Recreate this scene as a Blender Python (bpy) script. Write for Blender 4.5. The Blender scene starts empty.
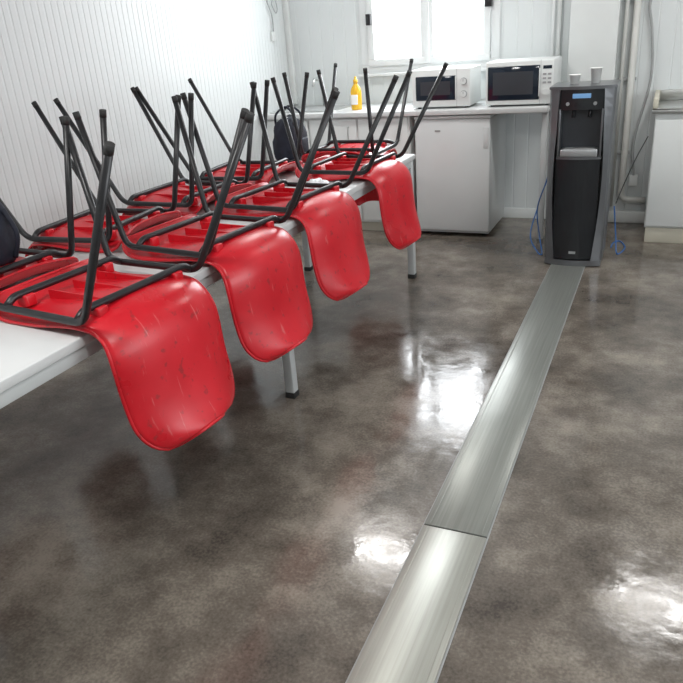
import bpy, bmesh, math, random
from mathutils import Vector, Matrix, noise
random.seed(3)
scene = bpy.context.scene
try:
    scene.view_settings.view_transform = 'Standard'
    scene.view_settings.look = 'None'
    scene.view_settings.exposure = 0.06
except Exception: pass

# ------------------------------------------------------------ materials
def mat(name, col, rough=0.5, metal=0.0, spec=0.5, coat=0.0, emit=None, estr=0.0, var=0.0, vscale=8.0, bump=0.0, bscale=60.0, rvar=0.0):
    m = bpy.data.materials.new(name); m.use_nodes = True
    nt = m.node_tree; b = nt.nodes['Principled BSDF']
    b.inputs['Base Color'].default_value = (*col, 1)
    b.inputs['Roughness'].default_value = rough
    b.inputs['Metallic'].default_value = metal
    b.inputs['Specular IOR Level'].default_value = spec
    b.inputs['Coat Weight'].default_value = coat
    tc = nt.nodes.new('ShaderNodeTexCoord')
    if emit:
        b.inputs['Emission Color'].default_value = (*emit, 1); b.inputs['Emission Strength'].default_value = estr
    if var > 0:
        n = nt.nodes.new('ShaderNodeTexNoise'); n.inputs['Scale'].default_value = vscale; n.inputs['Detail'].default_value = 5
        nt.links.new(tc.outputs['Object'], n.inputs['Vector'])
        r = nt.nodes.new('ShaderNodeValToRGB')
        r.color_ramp.elements[0].position = 0.3; r.color_ramp.elements[1].position = 0.7
        r.color_ramp.elements[0].color = (*[c*(1-var) for c in col], 1)
        r.color_ramp.elements[1].color = (*[min(1, c*(1+var)) for c in col], 1)
        nt.links.new(n.outputs['Fac'], r.inputs['Fac']); nt.links.new(r.outputs['Color'], b.inputs['Base Color'])
    if bump > 0:
        n2 = nt.nodes.new('ShaderNodeTexNoise'); n2.inputs['Scale'].default_value = bscale; n2.inputs['Detail'].default_value = 3
        nt.links.new(tc.outputs['Object'], n2.inputs['Vector'])
        bp = nt.nodes.new('ShaderNodeBump'); bp.inputs['Strength'].default_value = bump; bp.inputs['Distance'].default_value = 0.01
        nt.links.new(n2.outputs['Fac'], bp.inputs['Height']); nt.links.new(bp.outputs['Normal'], b.inputs['Normal'])
    return m

M_wall = mat('wall_panel_white', (0.69, 0.72, 0.72), 0.45, var=0.02, vscale=2)
M_ceil = mat('ceiling_white', (0.72, 0.73, 0.72), 0.6, var=0.02)
M_white = mat('white_plastic', (0.72, 0.74, 0.73), 0.35, var=0.015)
M_frame = mat('window_frame_white', (0.74, 0.76, 0.76), 0.35, var=0.01)
M_fridge = mat('fridge_enamel', (0.68, 0.70, 0.70), 0.3, var=0.01)
M_table = mat('table_laminate', (0.64, 0.65, 0.65), 0.32, var=0.02, vscale=5)
M_tleg = mat('table_steel_painted', (0.54, 0.56, 0.56), 0.4, var=0.02)
M_black = mat('black_steel', (0.014, 0.014, 0.016), 0.34, var=0.3, vscale=30)
M_rub = mat('black_rubber', (0.02, 0.02, 0.02), 0.7, var=0.1)
M_glassblk = mat('dark_glass', (0.008, 0.014, 0.026), 0.08, var=0.1)
M_blk = mat('gloss_black_plastic', (0.016, 0.018, 0.021), 0.22, var=0.1)
M_niche = mat('niche_dark', (0.035, 0.04, 0.048), 0.35, var=0.1)
M_silver = mat('silver_plastic', (0.155, 0.162, 0.172), 0.30, metal=0.5, var=0.05)
M_silverL = mat('silver_light', (0.40, 0.41, 0.42), 0.3, metal=0.4, var=0.05)
M_blue = mat('blue_tube', (0.03, 0.14, 0.42), 0.4, var=0.05)
M_led = mat('display_blue', (0.05, 0.1, 0.2), 0.3, emit=(0.3, 0.6, 1.0), estr=0.4, var=0.05)
M_grey = mat('grey_plastic', (0.35, 0.36, 0.36), 0.4, var=0.05)
M_pipe = mat('pvc_pipe', (0.60, 0.60, 0.57), 0.4, var=0.04)
M_beige = mat('beige_plinth', (0.55, 0.52, 0.43), 0.5, var=0.05)
M_steel = mat('stainless', (0.55, 0.56, 0.55), 0.28, metal=0.9, var=0.05)
M_yel = mat('yellow_soap', (0.80, 0.46, 0.02), 0.25, var=0.08)
M_bag = mat('navy_fabric', (0.010, 0.013, 0.026), 0.75, var=0.3, vscale=20, bump=0.4, bscale=25)
M_film = mat('white_wrap', (0.75, 0.76, 0.78), 0.3, var=0.06, bump=0.5, bscale=30)
M_lamp = mat('lamp_diffuser', (0.9, 0.9, 0.88), 0.5, emit=(1, 0.98, 0.94), estr=8.0, var=0.01)
M_cup = mat('paper_cup', (0.85, 0.85, 0.83), 0.5, var=0.02)

def red_mat():
    m = bpy.data.materials.new('red_plastic'); m.use_nodes = True
    nt = m.node_tree; b = nt.nodes['Principled BSDF']; N = nt.nodes; L = nt.links
    tc = N.new('ShaderNodeTexCoord')
    oi = N.new('ShaderNodeObjectInfo')
    ad = N.new('ShaderNodeVectorMath'); ad.operation = 'ADD'
    mul = N.new('ShaderNodeVectorMath'); mul.operation = 'SCALE'; mul.inputs[3].default_value = 7.0
    L.new(oi.outputs['Location'], mul.inputs[0]); L.new(tc.outputs['Object'], ad.inputs[0]); L.new(mul.outputs[0], ad.inputs[1])
    n = N.new('ShaderNodeTexNoise'); n.inputs['Scale'].default_value = 4; n.inputs['Detail'].default_value = 6
    L.new(ad.outputs[0], n.inputs['Vector'])
    r = N.new('ShaderNodeValToRGB'); e = r.color_ramp.elements
    e[0].position = .3; e[0].color = (.48, .004, .012, 1); e[1].position = .7; e[1].color = (.64, .010, .022, 1)
    L.new(n.outputs['Fac'], r.inputs['Fac'])
    n2 = N.new('ShaderNodeTexNoise'); n2.inputs['Scale'].default_value = 38; n2.inputs['Detail'].default_value = 4
    L.new(ad.outputs[0], n2.inputs['Vector'])
    r2 = N.new('ShaderNodeValToRGB'); r2.color_ramp.elements[0].position = .62; r2.color_ramp.elements[0].color = (0, 0, 0, 1)
    r2.color_ramp.elements[1].position = .70; r2.color_ramp.elements[1].color = (.6, .6, .6, 1)
    L.new(n2.outputs['Fac'], r2.inputs['Fac'])
    mx = N.new('ShaderNodeMix'); mx.data_type = 'RGBA'; mx.inputs[7].default_value = (.20, .02, .02, 1)
    L.new(r2.outputs['Color'], mx.inputs[0]); L.new(r.outputs['Color'], mx.inputs[6])
    mp = N.new('ShaderNodeMapping'); mp.inputs['Scale'].default_value = (14, 90, 12); mp.inputs['Rotation'].default_value = (.3, .5, .6)
    L.new(ad.outputs[0], mp.inputs['Vector'])
    n3 = N.new('ShaderNodeTexNoise'); n3.inputs['Scale'].default_value = 1.0; n3.inputs['Detail'].default_value = 3
    L.new(mp.outputs['Vector'], n3.inputs['Vector'])
    r3 = N.new('ShaderNodeValToRGB'); r3.color_ramp.elements[0].position = .66; r3.color_ramp.elements[0].color = (0, 0, 0, 1)
    r3.color_ramp.elements[1].position = .74; r3.color_ramp.elements[1].color = (.35, .35, .35, 1)
    L.new(n3.outputs['Fac'], r3.inputs['Fac'])
    mx2 = N.new('ShaderNodeMix'); mx2.data_type = 'RGBA'; mx2.inputs[7].default_value = (.70, .30, .28, 1)
    L.new(r3.outputs['Color'], mx2.inputs[0]); L.new(mx.outputs[2], mx2.inputs[6])
    L.new(mx2.outputs[2], b.inputs['Base Color'])
    rr = N.new('ShaderNodeMapRange'); rr.inputs['To Min'].default_value = .27; rr.inputs['To Max'].default_value = .42
    rr.inputs['From Min'].default_value = .35; rr.inputs['From Max'].default_value = .65
    L.new(n.outputs['Fac'], rr.inputs['Value']); L.new(rr.outputs['Result'], b.inputs['Roughness'])
    return m
M_red = red_mat()

def floor_mat():
    m = bpy.data.materials.new('floor_polished_resin'); m.use_nodes = True
    nt = m.node_tree; b = nt.nodes['Principled BSDF']; N = nt.nodes; L = nt.links
    tc = N.new('ShaderNodeTexCoord')
    n1 = N.new('ShaderNodeTexNoise'); n1.inputs['Scale'].default_value = 1.5; n1.inputs['Detail'].default_value = 6; n1.inputs['Roughness'].default_value = 0.6
    n2 = N.new('ShaderNodeTexNoise'); n2.inputs['Scale'].default_value = 5; n2.inputs['Detail'].default_value = 8; n2.inputs['Roughness'].default_value = 0.72
    n3 = N.new('ShaderNodeTexNoise'); n3.inputs['Scale'].default_value = 110; n3.inputs['Detail'].default_value = 3
    for n in (n1, n2, n3): L.new(tc.outputs['Object'], n.inputs['Vector'])
    mx = N.new('ShaderNodeMix'); mx.data_type = 'FLOAT'; mx.inputs[0].default_value = 0.42
    L.new(n1.outputs['Fac'], mx.inputs[2]); L.new(n2.outputs['Fac'], mx.inputs[3])
    mx2 = N.new('ShaderNodeMix'); mx2.data_type = 'FLOAT'; mx2.inputs[0].default_value = 0.16
    L.new(mx.outputs[0], mx2.inputs[2]); L.new(n3.outputs['Fac'], mx2.inputs[3])
    r = N.new('ShaderNodeValToRGB'); e = r.color_ramp.elements
    e[0].position = 0.39; e[0].color = (0.058, 0.048, 0.040, 1)
    e[1].position = 0.61; e[1].color = (0.290, 0.256, 0.215, 1)
    k = r.color_ramp.elements.new(0.5); k.color = (0.146, 0.125, 0.104, 1)
    L.new(mx2.outputs[0], r.inputs['Fac']); L.new(r.outputs['Color'], b.inputs['Base Color'])
    rr = N.new('ShaderNodeMapRange'); rr.inputs['To Min'].default_value = 0.08; rr.inputs['To Max'].default_value = 0.22
    rr.inputs['From Min'].default_value = 0.38; rr.inputs['From Max'].default_value = 0.62
    L.new(n2.outputs['Fac'], rr.inputs['Value']); L.new(rr.outputs['Result'], b.inputs['Roughness'])
    n4 = N.new('ShaderNodeTexNoise'); n4.inputs['Scale'].default_value = 14; n4.inputs['Detail'].default_value = 4
    L.new(tc.outputs['Object'], n4.inputs['Vector'])
    bp = N.new('ShaderNodeBump'); bp.inputs['Strength'].default_value = 0.10; bp.inputs['Distance'].default_value = 0.010
    L.new(n4.outputs['Fac'], bp.inputs['Height']); L.new(bp.outputs['Normal'], b.inputs['Normal'])
    b.inputs['Specular IOR Level'].default_value = 0.5
    return m

def channel_mat(name, c0, c1):
    m = bpy.data.materials.new(name); m.use_nodes = True
    nt = m.node_tree; b = nt.nodes['Principled BSDF']; N = nt.nodes; L = nt.links
    tc = N.new('ShaderNodeTexCoord'); mp = N.new('ShaderNodeMapping'); mp.inputs['Scale'].default_value = (60, 1.0, 1)
    n = N.new('ShaderNodeTexNoise'); n.inputs['Scale'].default_value = 2.0; n.inputs['Detail'].default_value = 6
    L.new(tc.outputs['Object'], mp.inputs['Vector']); L.new(mp.outputs['Vector'], n.inputs['Vector'])
    nb = N.new('ShaderNodeTexNoise'); nb.inputs['Scale'].default_value = 3; nb.inputs['Detail'].default_value = 3
    L.new(tc.outputs['Object'], nb.inputs['Vector'])
    mx = N.new('ShaderNodeMix'); mx.data_type = 'FLOAT'; mx.inputs[0].default_value = .25
    L.new(n.outputs['Fac'], mx.inputs[2]); L.new(nb.outputs['Fac'], mx.inputs[3])
    r = N.new('ShaderNodeValToRGB'); e = r.color_ramp.elements
    e[0].position = 0.3; e[0].color = (*c0, 1); e[1].position = 0.7; e[1].color = (*c1, 1)
    L.new(mx.outputs[0], r.inputs['Fac']); L.new(r.outputs['Color'], b.inputs['Base Color'])
    rr = N.new('ShaderNodeMapRange'); rr.inputs['To Min'].default_value = 0.28; rr.inputs['To Max'].default_value = 0.36
    rr.inputs['From Min'].default_value = 0.3; rr.inputs['From Max'].default_value = 0.7
    L.new(nb.outputs['Fac'], rr.inputs['Value']); L.new(rr.outputs['Result'], b.inputs['Roughness'])
    b.inputs['Metallic'].default_value = 0.4
    return m

# ------------------------------------------------------------ mesh builder
class B:
    def __init__(self):
        self.bm = bmesh.new(); self.mats = []
    def mi(self, m):
        if m not in self.mats: self.mats.append(m)
        return self.mats.index(m)
    def box(self, x0, x1, y0, y1, z0, z1, m, bevel=0.0, seg=2, rot=None, taper=None):
        idx = self.mi(m)
        t = bmesh.new()
        bmesh.ops.create_cube(t, size=1)
        for v in t.verts:
            v.co = Vector(((v.co.x)*(x1-x0), v.co.y*(y1-y0), v.co.z*(z1-z0)))
        if bevel > 0:
            bmesh.ops.bevel(t, geom=list(t.edges), offset=bevel, segments=seg, affect='EDGES', profile=0.5)
        c = Vector(((x0+x1)/2, (y0+y1)/2, (z0+z1)/2))
        for v in t.verts:
            if rot: v.co = rot @ v.co
            v.co += c
        self._merge(t, idx, bevel > 0)
    def _merge(self, t, idx, smooth):
        for f in t.faces: f.material_index = idx; f.smooth = smooth
        me = bpy.data.meshes.new('tmp'); t.to_mesh(me); t.free()
        self.bm.from_mesh(me); bpy.data.meshes.remove(me)
    def cyl(self, c, r0, r1, h, m, axis='Z', seg=24, smooth=True, caps=True):
        t = bmesh.new()
        bmesh.ops.create_cone(t, cap_ends=caps, segments=seg, radius1=r0, radius2=r1, depth=h)
        R = {'Z': Matrix.Identity(3), 'Y': Matrix.Rotation(-math.pi/2, 3, 'X'), 'X': Matrix.Rotation(math.pi/2, 3, 'Y')}[axis]
        for v in t.verts: v.co = R @ v.co + Vector(c)
        self._merge(t, self.mi(m), False)
        if smooth:
            self.bm.faces.ensure_lookup_table()
            for f in self.bm.faces[-(seg+2):]:
                if len(f.verts) == 4: f.smooth = True
    def tube(self, pts, r, m, seg=10, fillet=0.0, smoothcurve=False, closed=False):
        P = [Vector(p) for p in pts]
        if fillet > 0:
            Q = [P[0]]
            for i in range(1, len(P)-1):
                a, b, c = P[i-1], P[i], P[i+1]
                d1 = (a-b); d2 = (c-b); f = min(fillet, d1.length*.45, d2.length*.45)
                s = b + d1.normalized()*f; e = b + d2.normalized()*f
                for k in range(7):
                    u = k/6; Q.append(s*(1-u)**2 + b*2*u*(1-u) + e*u*u)
            Q.append(P[-1]); P = Q
        if smoothcurve:
            Q = []
            E = [P[0]*2-P[1]] + P + [P[-1]*2-P[-2]]
            for i in range(1, len(E)-2):
                p0, p1, p2, p3 = E[i-1:i+3]
                for k in range(8):
                    u = k/8
                    Q.append(0.5*((2*p1)+(p2-p0)*u+(2*p0-5*p1+4*p2-p3)*u*u+(-p0+3*p1-3*p2+p3)*u**3))
            Q.append(P[-1]); P = Q
        idx = self.mi(m); bm = self.bm
        T = []; n0 = len(P)
        for i in range(n0):
            if closed: a = P[(i-1) % n0]; b = P[(i+1) % n0]
            else: a = P[max(0, i-1)]; b = P[min(n0-1, i+1)]
            T.append((b-a).normalized())
        up = Vector((0, 0, 1)) if abs(T[0].z) < .9 else Vector((1, 0, 0))
        n = T[0].cross(up).normalized(); rings = []
        for i, p in enumerate(P):
            n = (n - T[i]*n.dot(T[i])).normalized(); bn = T[i].cross(n)
            rr = r[i] if isinstance(r, (list, tuple)) else r
            rings.append([bm.verts.new(p + (n*math.cos(2*math.pi*k/seg)+bn*math.sin(2*math.pi*k/seg))*rr) for k in range(seg)])
        for i in range(len(rings)-1):
            for k in range(seg):
                f = bm.faces.new((rings[i][k], rings[i][(k+1) % seg], rings[i+1][(k+1) % seg], rings[i+1][k]))
                f.material_index = idx; f.smooth = True
        if closed:
            A, C = rings[-1], rings[0]
            off = min(range(seg), key=lambda o: (A[0].co-C[o].co).length)
            for k in range(seg):
                f = bm.faces.new((A[k], A[(k+1) % seg], C[(k+1+off) % seg], C[(k+off) % seg])); f.material_index = idx; f.smooth = True
        else:
            for rg in (list(reversed(rings[0])), rings[-1]):
                f = bm.faces.new(rg); f.material_index = idx
    def prism(self, outline, z0, z1, m, smooth=False, inset=0.0):
        idx = self.mi(m); t = bmesh.new()
        lo = [t.verts.new((x, y, z0)) for x, y in outline]; hi = [t.verts.new((x, y, z1)) for x, y in outline]
        n = len(outline)
        for i in range(n):
            t.faces.new((lo[i], lo[(i+1) % n], hi[(i+1) % n], hi[i]))
        t.faces.new(list(reversed(lo))); t.faces.new(hi)
        if inset > 0:
            eds = [e for e in t.edges if abs(e.verts[0].co.z-e.verts[1].co.z) < 1e-6]
            bmesh.ops.bevel(t, geom=eds, offset=inset, segments=2, affect='EDGES', profile=0.5)
        self._merge(t, idx, smooth)
    def revolve(self, prof, c, m, seg=24):
        idx = self.mi(m); bm = self.bm; c = Vector(c); rings = []
        for r, z in prof:
            rings.append([bm.verts.new(c+Vector((r*math.cos(2*math.pi*k/seg), r*math.sin(2*math.pi*k/seg), z))) for k in range(seg)])
        for i in range(len(rings)-1):
            for k in range(seg):
                f = bm.faces.new((rings[i][k], rings[i][(k+1) % seg], rings[i+1][(k+1) % seg], rings[i+1][k]))
                f.material_index = idx; f.smooth = True
        f = bm.faces.new(list(reversed(rings[0]))); f.material_index = idx
        f = bm.faces.new(rings[-1]); f.material_index = idx
    def mesh(self, name):
        me = bpy.data.meshes.new(name)
        bmesh.ops.recalc_face_normals(self.bm, faces=list(self.bm.faces))
        self.bm.to_mesh(me); self.bm.free()
        for m in self.mats: me.materials.append(m)
        return me
    def obj(self, name, loc=(0, 0, 0), rotz=0, parent=None):
        o = bpy.data.objects.new(name, self.mesh(name)); o.location = loc; o.rotation_euler = (0, 0, rotz)
        if parent: o.parent = parent
        scene.collection.objects.link(o); return o

# ------------------------------------------------------------ camera
H = 1.45
f_px = 700.0
p = math.radians(23.8); yaw = math.radians(25.3); roll = math.atan(0.078)
d = Vector((-math.sin(yaw)*math.cos(p), math.cos(yaw)*math.cos(p), -math.sin(p)))
r0 = Vector((math.cos(yaw), math.sin(yaw), 0)); u0 = r0.cross(d)
X = r0*math.cos(roll) - u0*math.sin(roll); Y = r0*math.sin(roll) + u0*math.cos(roll)
cam = bpy.data.cameras.new('camera'); co = bpy.data.objects.new('camera', cam); scene.collection.objects.link(co)
Mx = Matrix((X, Y, -d)).transposed().to_4x4(); Mx.translation = (0, 0, H)
co.matrix_world = Mx
cam.sensor_width = 36; cam.lens = 36*f_px/683; cam.clip_start = 0.05
scene.camera = co

# ------------------------------------------------------------ room
XL, XR, YB, YF, ZC = -2.90, 2.9, 5.56, -1.6, 2.5
b = B(); b.box(XL-.1, XR+.1, YF-.1, YB+.1, -0.1, 0, floor_mat()); b.obj('floor')
b = B(); b.box(XL-.1, XR+.1, YF-.1, YB+.1, ZC, ZC+.1, M_ceil); b.obj('ceiling')

def ribbed(name, pieces, axis, const, inward, pitch, depth, gw):
    bb = B(); bm = bb.bm; bb.mi(M_wall)
    for (a, c, z0, z1) in pieces:
        us = [(a, 0)]
        k = math.ceil((a+gw)/pitch)
        while k*pitch < c-gw:
            g = k*pitch
            us += [(g-gw, 0), (g-gw*.4, depth), (g+gw*.4, depth), (g+gw, 0)]
            k += 1
        us.append((c, 0))
        T = 0.10
        loop = [(u, dd) for u, dd in us] + [(c, T), (a, T)]
        lo, hi = [], []
        for u, dd in loop:
            off = const - inward*dd
            q = (off, u) if axis == 'X' else (u, off)
            lo.append(bm.verts.new((*q, z0))); hi.append(bm.verts.new((*q, z1)))
        n = len(loop)
        for i in range(n):
            bm.faces.new((lo[i], lo[(i+1) % n], hi[(i+1) % n], hi[i]))
        bm.faces.new(list(reversed(lo))); bm.faces.new(hi)
    return bb.obj(name)

ribbed('wall_left', [(YF, YB, 0, ZC)], 'X', XL, 1, 0.045, 0.0022, 0.008)
WX0, WX1, WZ0, WZ1 = -2.20, -1.21, 1.16, 2.2
ribbed('wall_back', [(XL, WX0, 0, ZC), (WX0, WX1, 0, WZ0), (WX0, WX1, WZ1, ZC), (WX1, XR, 0, ZC)], 'Y', YB, -1, 0.104, 0.0025, 0.006)
RY0, RY1, RZ0, RZ1 = 0.6, 3.4, 1.0, 2.1
ribbed('wall_right', [(YF, RY0, 0, ZC), (RY0, RY1, 0, RZ0), (RY0, RY1, RZ1, ZC), (RY1, YB, 0, ZC)], 'X', XR, -1, 0.104, 0.003, 0.006)
ribbed('wall_front', [(XL, XR, 0, ZC)], 'Y', YF, 1, 0.104, 0.003, 0.006)
b = B(); b.box(XL, -0.71, YB-.012, YB, 0, .08, M_white, .003); b.obj('baseboard_back')
b = B(); b.box(XL, XL+.012, YF, YB-.02, 0, .08, M_white, .003); b.obj('baseboard_left')
b = B(); b.box(XL, XL+.045, YB-.045, YB, .92, ZC, M_white, .006); b.obj('trim_1')

b = B()
def frame(b, x0, x1, z0, z1, y0, y1, w, m):
    b.box(x0, x1, y0, y1, z0, z0+w, m, .004); b.box(x0, x1, y0, y1, z1-w, z1, m, .004)
    b.box(x0, x0+w, y0, y1, z0+w, z1-w, m, .004); b.box(x1-w, x1, y0, y1, z0+w, z1-w, m, .004)
frame(b, WX0-.05, WX1+.05, WZ0-.03, WZ1+.03, YB-.02, YB+.05, .065, M_frame)
xm = (WX0+WX1)/2
frame(b, WX0+.018, xm, WZ0+.022, WZ1-.02, YB-.04, YB+.02, .05, M_frame)
frame(b, xm, WX1-.018, WZ0+.022, WZ1-.02, YB-.04, YB+.02, .05, M_frame)
b.box(xm-.02, xm+.02, YB-.05, YB-.035, WZ0+.03, WZ1-.03, M_frame, .004)
b.box(WX0+.015, WX0+.055, YB-.06, YB-.02, 1.48, 1.56, M_black, .005)
b.box(WX1-.055, WX1-.005, YB-.065, YB-.02, 1.54, 1.63, M_black, .005)
b.box(WX0-.07, WX1+.07, YB-.07, YB, WZ0-.05, WZ0-.028, M_frame, .005)
b.obj('window_1')
b = B()
for i in range(3):
    a = RY0+(RY1-RY0)*i/3; c = RY0+(RY1-RY0)*(i+1)/3
    y0, y1, x0, x1 = a, c, XR-.02, XR+.05
    b.box(x0, x1, y0, y1, RZ0, RZ0+.06, M_frame, .004); b.box(x0, x1, y0, y1, RZ1-.06, RZ1, M_frame, .004)
    b.box(x0, x1, y0, y0+.05, RZ0+.06, RZ1-.06, M_frame, .004); b.box(x0, x1, y1-.05, y1, RZ0+.06, RZ1-.06, M_frame, .004)
b.obj('window_2')

b = B(); b.box(-.66, -.35, YB-.14, YB, 0, ZC, M_white, .004); b.obj('wall_column')
b = B(); b.box(-.80, -.78, YB-.016, YB, .92, ZC, M_frame, .003); b.box(-.76, -.735, YB-.02, YB, .92, ZC, M_white, .003); b.obj('trim_2')
b = B(); b.box(-.345, -.05, YB-.05, YB, .0, .085, M_white, .004); b.obj('baseboard_right')

b = B()
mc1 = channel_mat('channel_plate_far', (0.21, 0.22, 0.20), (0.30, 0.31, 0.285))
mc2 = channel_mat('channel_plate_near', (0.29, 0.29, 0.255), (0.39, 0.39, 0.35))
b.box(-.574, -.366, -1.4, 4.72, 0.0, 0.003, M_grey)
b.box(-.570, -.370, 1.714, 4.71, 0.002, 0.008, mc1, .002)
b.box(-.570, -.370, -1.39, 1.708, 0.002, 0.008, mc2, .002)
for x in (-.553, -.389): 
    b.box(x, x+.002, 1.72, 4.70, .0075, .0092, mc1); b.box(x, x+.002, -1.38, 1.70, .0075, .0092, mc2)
b.box(-.570, -.370, 1.706, 1.716, 0.0015, 0.004, M_rub)
b.obj('floor_drain_cover')

# ------------------------------------------------------------ table
TZ = .76
TX0, TX1, TY0, TY1 = -2.15, -1.345, .25, 4.04
b = B()
b.box(TX0, TX1, TY0, 2.342, TZ-.028, TZ, M_table, .003)
b.box(TX0, TX1, 2.346, TY1, TZ-.028, TZ, M_table, .003)
for x in (TX0+.02, TX1-.052): b.box(x, x+.04, TY0+.03, TY1-.03, TZ-.070, TZ-.026, M_tleg, .003)
for y in (TY0+.02, 2.35, TY1-.06): b.box(TX0+.05, TX1-.05, y, y+.04, TZ-.070, TZ-.026, M_tleg, .003)
for x in (TX0+.02, TX1-.052):
    for y in (TY0+.02, 2.35, TY1-.06):
        b.box(x, x+.042, y, y+.042, .025, TZ-.03, M_tleg, .004)
        b.box(x-.002, x+.044, y-.002, y+.044, 0.0, .028, M_rub, .003)
th = -.010
Cc = Vector((TX1, TY1, 0)); Rm = Matrix.Rotation(th, 3, 'Z'); off = Cc - Rm @ Cc + Vector((.014, 0, 0))
b.obj('dining_table', off, th)

# ------------------------------------------------------------ chairs (inverted on table)
def interp(pts, u):
    n = len(pts)-1; f = u*n; i = min(int(f), n-1); t = f-i
    g = lambda k: Vector(pts[max(0, min(n, k))])
    p0, p1, p2, p3 = g(i-1), g(i), g(i+1), g(i+2)
    return 0.5*((2*p1)+(p2-p0)*t+(2*p0-5*p1+4*p2-p3)*t*t+(-p0+3*p1-3*p2+p3)*t**3)

def chair_shell_mesh():
    prof = [(-.400, .056), (-.385, .030), (-.35, .018), (-.28, .020), (-.20, .028), (-.12, .040), (-.05, .046), (.015, .036), (.062, .002),
            (.088, -.045), (.100, -.10), (.108, -.17), (.120, -.235), (.140, -.295), (.170, -.348)]
    NU, NV = 60, 24
    P = [interp(prof, i/NU) for i in range(NU+1)]
    S = [0]
    for i in range(NU): S.append(S[-1]+(P[i+1]-P[i]).length)
    Lt = S[-1]
    bm = bmesh.new(); grid = []
    for i in range(NU+1):
        s = S[i]; t = s/Lt
        W = .218 - .010*math.exp(-((t-.56)/.09)**2)
        if t > .62: W -= .012*((t-.62)/.38)
        for dist, rr in ((s, .05), (Lt-s, .110)):
            if dist < rr: W = W-rr+math.sqrt(max(0, rr*rr-(rr-dist)**2))
        T = (P[min(NU, i+1)]-P[max(0, i-1)]).normalized()
        nrm = Vector((T.y, -T.x))
        cup = .024*(1-t) + .050*t
        row = []
        for j in range(NV+1):
            v = -1+2*j/NV
            v2 = math.copysign(abs(v)**.85, v)
            dish = (abs(v)**2.3)*cup
            q = P[i] + nrm*dish
            row.append(bm.verts.new((q.x, v2*W, q.y)))
        grid.append(row)
    for i in range(NU):
        for j in range(NV):
            f = bm.faces.new((grid[i][j], grid[i+1][j], grid[i+1][j+1], grid[i][j+1])); f.smooth = True
    bmesh.ops.recalc_face_normals(bm, faces=list(bm.faces))
    zmin = min(v.co.z for row in grid for v in row if v.co.x < -.045 and v.co.z > -.03)
    loop = [v.co.copy() for v in grid[0]] + [grid[i][NV].co.copy() for i in range(1, NU)] + [v.co.copy() for v in reversed(grid[NU])] + [grid[i][0].co.copy() for i in range(NU-1, 0, -1)]
    L2 = []
    for q in loop:
        if not L2 or (q-L2[-1]).length > .003: L2.append(q)
    me = bpy.data.meshes.new('seat_shell'); bm.to_mesh(me); bm.free(); me.materials.append(M_red)
    b = B(); b.tube(L2, .0055, M_red, seg=8, closed=True)
    return me, zmin, b.mesh('seat_rim')

shell_me, zmin, rim_me = chair_shell_mesh()
def chair_frame_mesh():
    b = B(); r = .0110
    ry = .226
    zr = .034
    for sgn in (-1, 1):
        A, Bq, C, D = (.250, sgn*(ry+.026), .490), (.000, sgn*ry, zr), (-.378, sgn*(ry-.006), zr), (-.475, sgn*(ry+.012), .490)
        b.tube([A, Bq, C, D], r, M_black, seg=12, fillet=.042)
        for q, q2 in ((A, Bq), (D, C)):
            a = Vector(q); dd = (a-Vector(q2)).normalized()
            b.tube([a-dd*.02, a+dd*.004], .0116, M_rub, seg=12)
    for x, w in ((-.030, ry), (-.325, ry-.006)):
        b.tube([(x, -w, zr), (x, -w+.03, zr+.022), (x, w-.03, zr+.022), (x, w, zr)], r, M_black, seg=12, fillet=.02)
    return b.mesh('frame')
frame_me = chair_frame_mesh()
def sock_mesh():
    b = B()
    for sgn in (-1, 1):
        for x in (-.325, -.030):
            b.box(x-.022, x+.022, sgn*.15-.018, sgn*.15+.018, .018, .052, M_red, .004)
    for y in (-.09, 0, .09):
        b.box(-.30, -.06, y-.002, y+.002, .020, .048, M_red)
    return b.mesh('seat_ribs')
sock_me = sock_mesh()

def chair(x, y, ang):
    e = bpy.data.objects.new('plastic_chair', None); scene.collection.objects.link(e)
    e.location = (x, y, TZ - zmin + .0058); e.rotation_euler = (0, 0, math.radians(ang))
    s = bpy.data.objects.new('seat_shell', shell_me); s.parent = e; scene.collection.objects.link(s)
    m = s.modifiers.new('solid', 'SOLIDIFY'); m.thickness = .007; m.offset = 0
    for nm, me in (('seat_rim', rim_me), ('frame', frame_me), ('seat_ribs', sock_me)):
        f = bpy.data.objects.new(nm, me); f.parent = e; scene.collection.objects.link(f)
    return e
front = [(-1.296, 1.475, -6), (-1.305, 2.065, -7), (-1.308, 2.685, -6), (-1.300, 3.44, -3)]
for c in front: chair(*c)
back = [(-2.215, 1.55, 176), (-2.215, 2.13, 184), (-2.21, 2.72, 178), (-2.205, 3.26, 183)]
for c in back: chair(*c)
chair(-1.69, 4.09, 90)

# ------------------------------------------------------------ counter, fridge, microwaves
CZ = .905
b = B()
b.box(XL+.005, -.71, 4.93, YB-.005, CZ-.035, CZ, M_table, .004)
b.box(XL+.005, -1.68, 4.98, YB-.02, .08, CZ-.036, M_white, .004)
b.box(XL+.01, -1.69, 5.03, YB-.02, 0, .085, M_beige)
for x in (-2.88, -2.48, -2.08):
    b.box(x+.006, x+.39, 4.962, 4.981, .10, CZ-.05, M_white, .004)
    b.tube([(x+.33, 4.962, .70), (x+.33, 4.94, .70), (x+.33, 4.94, .80), (x+.33, 4.962, .80)], .004, M_steel, fillet=.01)
b.box(-.755, -.715, 4.98, 5.02, 0, CZ-.036, M_tleg, .003)
b.obj('kitchen_counter')
b = B()
b.box(-2.84, -2.29, 5.02, 5.46, CZ, CZ+.006, M_steel, .002)
b.box(-2.78, -2.35, 5.06, 5.42, CZ+.0055, CZ+.0065, M_grey)
b.tube([(-2.56, 5.44, CZ), (-2.56, 5.44, CZ+.2), (-2.56, 5.28, CZ+.22), (-2.56, 5.26, CZ+.17)], .011, M_steel, fillet=.05)
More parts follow.
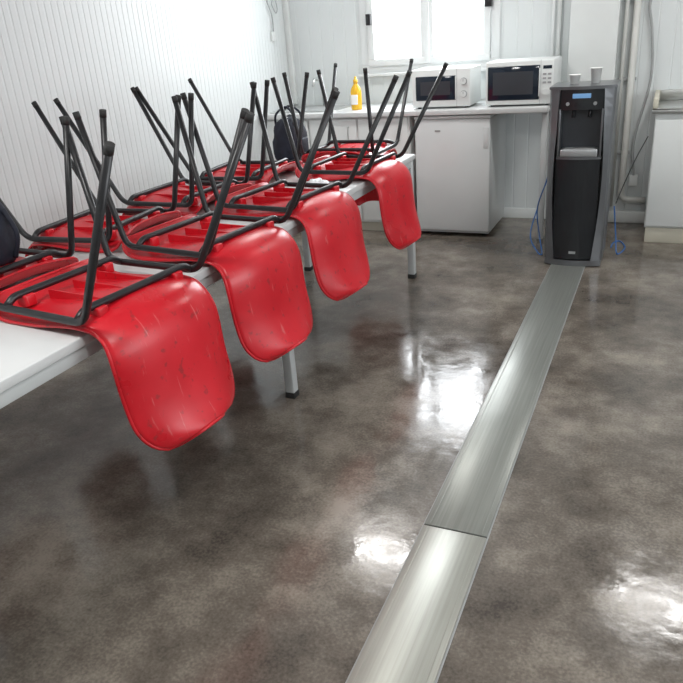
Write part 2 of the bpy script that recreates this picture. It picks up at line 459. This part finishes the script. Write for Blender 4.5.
b.obj('kitchen_sink')

b = B()
fx0, fx1, fy0, fy1 = -1.635, -1.092, 4.955, 5.50
b.box(fx0, fx1, fy0+.05, fy1, .03, .84, M_fridge, .008)
b.box(fx0, fx1, fy0, fy0+.045, .045, .84, M_fridge, .010)
b.box(fx0+.005, fx1-.005, fy0+.01, fy0+.06, .03, .84, M_grey)
b.box(fx0-.002, fx1+.002, fy0-.005, fy1, .842, .862, M_fridge, .006)
b.box(fx1-.045, fx1-.012, fy0-.004, fy0+.003, .64, .78, M_fridge, .003)
b.box(fx0+.15, fx0+.19, fy0-.002, fy0+.002, .755, .767, M_grey)
for x in (fx0+.05, fx1-.05):
    for y in (fy0+.08, fy1-.06): b.cyl((x, y, .015), .02, .02, .032, M_rub)
b.obj('mini_fridge')

def microwave(x0, x1, y0, y1, h, knobs, big):
    b = B(); z0 = CZ+.012; z1 = z0+h
    b.box(x0, x1, y0+.02, y1, z0, z1, M_white, .008)
    b.box(x0, x1, y0, y0+.024, z0, z1, M_white, .007)
    w = x1-x0; cp = x1-w*(.18 if big else .22)
    mx, mz = (.015, .03) if big else (.03, .045)
    b.box(x0+mx, cp-.008, y0-.004, y0+.004, z0+mz, z1-mz, M_glassblk, .006)
    b.box(x0+mx+.035, cp-.05, y0-.005, y0-.0035, z0+mz+.035, z1-mz-.035, M_niche)
    b.box(cp-.004, cp-.002, y0-.001, y0+.01, z0, z1, M_grey)
    b.box(cp-.012, cp-.004, y0-.012, y0+.002, z0+.05, z1-.05, M_white, .003)
    kx = (cp+x1)/2
    if knobs:
        for kz in (z0+h*.33, z0+h*.66):
            b.cyl((kx, y0-.008, kz), .020, .017, .018, M_white, 'Y')
            b.cyl((kx, y0-.001, kz), .024, .024, .004, M_silverL, 'Y')
            b.box(kx-.002, kx+.002, y0-.019, y0-.015, kz, kz+.016, M_grey)
    else:
        b.box(kx-.028, kx+.028, y0-.002, y0+.002, z1-.055, z1-.035, M_glassblk)
        b.cyl((kx, y0-.010, z0+h*.28), .022, .020, .02, M_white, 'Y')
        for r in range(3):
            for c in range(2): b.box(kx-.028+c*.032, kx-.006+c*.032, y0-.002, y0+.002, z0+h*.47+r*.026, z0+h*.47+r*.026+.012, M_silverL)
    for x in (x0+.04, x1-.04):
        for y in (y0+.05, y1-.05): b.cyl((x, y, CZ+.0075), .012, .012, .014, M_rub)
    b.obj('microwave_oven')
microwave(-1.665, -1.245, 5.01, 5.33, .250, True, False)
microwave(-1.14, -.695, 5.01, 5.38, .275, False, True)

b = B()
b.revolve([(.038, 0), (.041, .012), (.041, .13), (.034, .155), (.016, .180), (.014, .190)], (-2.14, 5.12, CZ), M_yel)
b.revolve([(.017, .188), (.017, .212), (.009, .218), (.008, .235)], (-2.14, 5.12, CZ), M_yel)
b.box(-2.165, -2.115, 5.075, 5.085, CZ+.04, CZ+.11, M_cup, .002)
b.obj('dish_soap_bottle')

# right sink cabinet
b = B()
b.box(-.06, 1.25, 5.03, 5.50, .10, .84, M_white, .004)
b.box(-.05, 1.24, 5.02, 5.50, 0, .10, M_beige, .003)
for x in (-.055, .60): b.box(x, x+.645, 5.005, 5.028, .115, .80, M_white, .005)
b.box(-.08, 1.27, 4.99, 5.555, .84, .862, M_steel, .004)
b.box(-.08, 1.27, 4.99, 5.03, .862, .875, M_steel, .004)
b.box(-.08, -.05, 4.99, 5.555, .862, .93, M_beige, .004)
b.box(-.05, 1.27, 5.53, 5.555, .862, .93, M_steel, .004)
b.tube([(.45, 5.48, .86), (.45, 5.48, 1.08), (.45, 5.28, 1.10), (.45, 5.26, 1.04)], .011, M_steel, fillet=.05)
b.obj('sink_cabinet')

# pipes
b = B()
b.tube([(-.245, YB-.035, ZC), (-.245, YB-.035, .17), (-.245+.17, YB-.035, .17)], .024, M_pipe, seg=14, fillet=.06)
b.tube([(-.31, YB-.03, ZC), (-.31, YB-.03, .12)], .014, M_pipe, seg=12)
for z in (.5, 1.0, 1.5, 2.0): b.box(-.335, -.212, YB-.03, YB, z, z+.02, M_grey, .002)
b.obj('water_pipe')
b = B()
b.tube([(-.16, YB-.02, 2.45), (-.15, YB-.025, 1.9), (-.12, YB-.03, 1.62), (-.17, YB-.03, 1.48), (-.14, YB-.03, 1.30), (-.12, YB-.03, 1.0), (-.19, YB-.03, .6), (-.17, YB-.03, .33)], .009, M_grey, seg=8, smoothcurve=True)
b.box(-.20, -.14, YB-.04, YB, .27, .35, M_white, .004)
b.obj('flexible_hose')
b = B()
b.tube([(-.10, YB-.02, .62), (-.16, 5.35, .50), (-.21, 5.1, .38), (-.24, 4.86, .30)], .004, M_blk, seg=6, smoothcurve=True)
b.obj('power_cable')
b = B()
b.tube([(XL+.01, 5.25, 2.45), (XL+.012, 5.26, 1.85), (XL+.02, 5.23, 1.72), (XL+.02, 5.29, 1.60), (XL+.015, 5.30, 1.48)], .005, M_grey, seg=8, smoothcurve=True)
b.tube([(XL+.015, 5.31, 1.68), (XL+.03, 5.34, 1.62), (XL+.03, 5.37, 1.66), (XL+.012, 5.36, 1.75), (XL+.015, 5.31, 1.68)], .004, M_grey, seg=6, smoothcurve=True)
b.box(XL, XL+.02, 5.27, 5.32, 1.42, 1.49, M_white, .003)
b.obj('wall_cable')

# ------------------------------------------------------------ water dispenser
def bow(w, dp, bowd, n=14, r=.03):
    pts = []
    for i in range(n+1):
        t = -1+2*i/n
        pts.append((t*w/2, -bowd*(1-t*t) + .0))
    pts += [(w/2, dp-r), (w/2-r*.3, dp-r*.3), (w/2-r, dp), (-w/2+r, dp), (-w/2+r*.3, dp-r*.3), (-w/2, dp-r)]
    return pts
b = B()
W = .345; Dp = .32
b.prism(bow(W-.01, Dp, .035), 0.0, .035, M_silver)
def cheek(b, sgn):
    idx = b.mi(M_silver); t = bmesh.new(); rings = []
    N = 20
    for i in range(N+1):
        u = i/N; z = .035+u*1.015
        out = W/2 + .006*math.cos((u-.5)*math.pi) + .010*max(0, (u-.75)/.25)
        inn = out - (.062 - .024*math.sin(u*math.pi))
        yf_o = .022; yf_i = -.024
        rings.append([t.verts.new((sgn*out, yf_o+.0, z)), t.verts.new((sgn*(out-.012), yf_o-.022, z)), t.verts.new((sgn*inn, yf_i, z)),
                      t.verts.new((sgn*inn, .05, z)), t.verts.new((sgn*(W/2-.06), Dp, z)), t.verts.new((sgn*(out-.02), Dp, z)), t.verts.new((sgn*out, Dp-.03, z))])
    for i in range(N):
        for k in range(7):
            t.faces.new((rings[i][k], rings[i][(k+1) % 7], rings[i+1][(k+1) % 7], rings[i+1][k]))
    t.faces.new(rings[0]); t.faces.new(rings[-1])
    bmesh.ops.recalc_face_normals(t, faces=list(t.faces))
    b._merge(t, idx, False)
for s in (-1, 1): cheek(b, s)
b.box(-W/2+.03, W/2-.03, .06, Dp, .035, 1.04, M_blk)
fr = lambda w, bd: [( (-1+2*i/12)*w/2, -bd*(1-(-1+2*i/12)**2)-.012) for i in range(13)] + [(w/2, .08), (-w/2, .08)]
b.prism(fr(.250, .022), .045, .655, M_blk, inset=.004)
b.prism(fr(.255, .026), .655, .670, M_silver)
b.prism(fr(.255, .024), .935, 1.048, M_blk, inset=.004)
b.box(-.120, .120, .05, .065, .67, .94, M_niche)
b.box(-.105, .105, -.030, .06, .67, .712, M_silverL, .006)
b.box(-.085, .085, -.02, .05, .711, .715, M_grey)
b.box(-.125, -.112, -.02, .06, .67, .94, M_silver, .003)
b.box(.112, .125, -.02, .06, .67, .94, M_silver, .003)
for x in (-.045, .045): b.cyl((x, .018, .915), .012, .009, .05, M_blk)
b.box(-.05, .05, -.040, -.034, 1.00, 1.025, M_led, .002)
for x in (-.075, .075): b.cyl((x, -.034, .970), .010, .010, .008, M_silverL, 'Y')
b.prism(bow(W+.026, Dp+.0, .040), 1.047, 1.064, M_silver, inset=.005)
b.box(-.02, .02, -.038, -.030, .08, .095, M_silverL)
DX, DY = -.448, 4.425
b.obj('water_dispenser', (DX, DY, .008))
for (cx, cy, hh) in ((-.51, 4.55, .05), (-.395, 4.58, .08)):
    b = B(); zt = 1.0725
    b.revolve([(.024, 0), (.032, hh), (.034, hh), (.034, hh+.003), (.030, hh+.003), (.029, hh-.002), (.022, .004)], (cx, cy, zt), M_cup)
    b.obj('paper_cup')
b = B()
b.tube([(-.64, 4.78, .62), (-.68, 4.80, .45), (-.74, 4.86, .25), (-.72, 4.88, .05), (-.68, 4.72, .008), (-.66, 4.60, .008), (-.70, 4.66, .01), (-.78, 4.86, .06), (-.77, 5.05, .2), (-.70, 5.25, .5)], .0045, M_blue, seg=6, smoothcurve=True)
b.obj('blue_water_tube')
b = B()
b.tube([(-.245, 4.78, .30), (-.22, 4.78, .10), (-.20, 4.70, .008), (-.16, 4.85, .006), (-.20, 5.0, .006), (-.24, 4.95, .006), (-.245, 4.80, .02)], .0045, M_blue, seg=6, smoothcurve=True)
b.obj('blue_water_tube')

# ------------------------------------------------------------ bags
def softbox(name, loc, size, m, rot=0, extra=None, seed=0):
    t = bmesh.new(); bmesh.ops.create_cube(t, size=1); bmesh.ops.subdivide_edges(t, edges=list(t.edges), cuts=9, use_grid_fill=True)
    for v in t.verts:
        c = v.co*2
        L = (abs(c.x)**4+abs(c.y)**4+abs(c.z)**4)**.25
        c = c/L
        nn = noise.noise(c*2.3+Vector((seed, 0, 0)))*.14
        c = c*(1+nn)
        tap = 1-.25*max(0, c.z)
        v.co = Vector((c.x*size[0]/2*tap, c.y*size[1]/2*tap, max(-1, c.z)*size[2]/2 + size[2]/2))
    for f in t.faces: f.smooth = True
    b = B(); b._merge(t, b.mi(m), True)
    if extra: extra(b)
    return b.obj(name, loc, rot)
def ex(b):
    for y in (-.05, .05):
        b.tube([(-.06, y, .19), (-.055, y, .27), (0, y*.5, .31), (.055, y, .27), (.06, y, .19)], .007, M_bag, seg=8, smoothcurve=True)
    b.box(.070, .090, -.07, .07, .03, .13, M_bag, .01)
    b.tube([(.02, -.10, .23), (.0, 0, .25), (.0, .10, .23)], .004, M_grey, seg=6, smoothcurve=True)
softbox('lunch_bag', (-2.045, 3.83, TZ+.001), (.155, .26, .25), M_bag, .05, ex, 2)

def ex2(b):
    b.tube([(-.05, 0, .18), (-.06, .0, .27), (-.02, .01, .32), (.03, .0, .27), (.05, 0, .18)], .008, M_bag, seg=8, smoothcurve=True)
    b.tube([(.055, -.06, .18), (.085, -.06, .10), (.055, -.06, .02)], .008, M_bag, seg=8, smoothcurve=True)
    b.tube([(.055, .06, .18), (.085, .06, .10), (.055, .06, .02)], .008, M_bag, seg=8, smoothcurve=True)
softbox('backpack', (-1.965, 1.53, .828), (.12, .20, .26), M_bag, 0.1, ex2, 5)

t = bmesh.new(); bmesh.ops.create_icosphere(t, subdivisions=4, radius=1)
for v in t.verts:
    n1 = noise.noise(v.co*2.5)*.35 + noise.noise(v.co*6)*.15
    c = v.co*(1+n1); v.co = Vector((c.x*.05, c.y*.075, max(-.6, c.z)*.028+.017))
b = B(); b._merge(t, b.mi(M_film), False); b.obj('crumpled_plastic_wrap', (-1.52, 3.06, TZ+.001))

# ------------------------------------------------------------ lights
def area(name, loc, rot, sx, sy, power, col=(1, 1, 1)):
    l = bpy.data.lights.new(name, 'AREA'); l.shape = 'RECTANGLE'; l.size = sx; l.size_y = sy; l.energy = power; l.color = col
    o = bpy.data.objects.new(name, l); o.location = loc; o.rotation_euler = rot; scene.collection.objects.link(o); return o
for i, (x, y) in enumerate(((-1.70, 4.18), (.27, 4.27), (-1.62, .6), (.26, .6))):
    b = B(); b.box(x-.29, x+.29, y-.12, y+.12, ZC-.045, ZC, M_frame, .004)
    b.box(x-.26, x+.26, y-.095, y+.095, ZC-.052, ZC-.044, M_lamp, .002); b.obj('ceiling_light')
    area('ceiling_lamp', (x, y, ZC-.056), (0, 0, 0), .50, .18, 12 if y > 2 else 20, (1, .99, .97))
area('daylight_window_back', (xm, YB+.12, 1.68), (math.radians(-90), 0, 0), .98, 1.0, 46, (.93, .97, 1))
area('daylight_window_right', (XR-.03, (RY0+RY1)/2, 1.55), (0, math.radians(90), 0), 1.0, 2.7, 44, (.93, .97, 1))
w = bpy.data.worlds.new('world'); scene.world = w; w.use_nodes = True
bg = w.node_tree.nodes['Background']; bg.inputs[0].default_value = (.92, .96, 1, 1); bg.inputs[1].default_value = 3.0
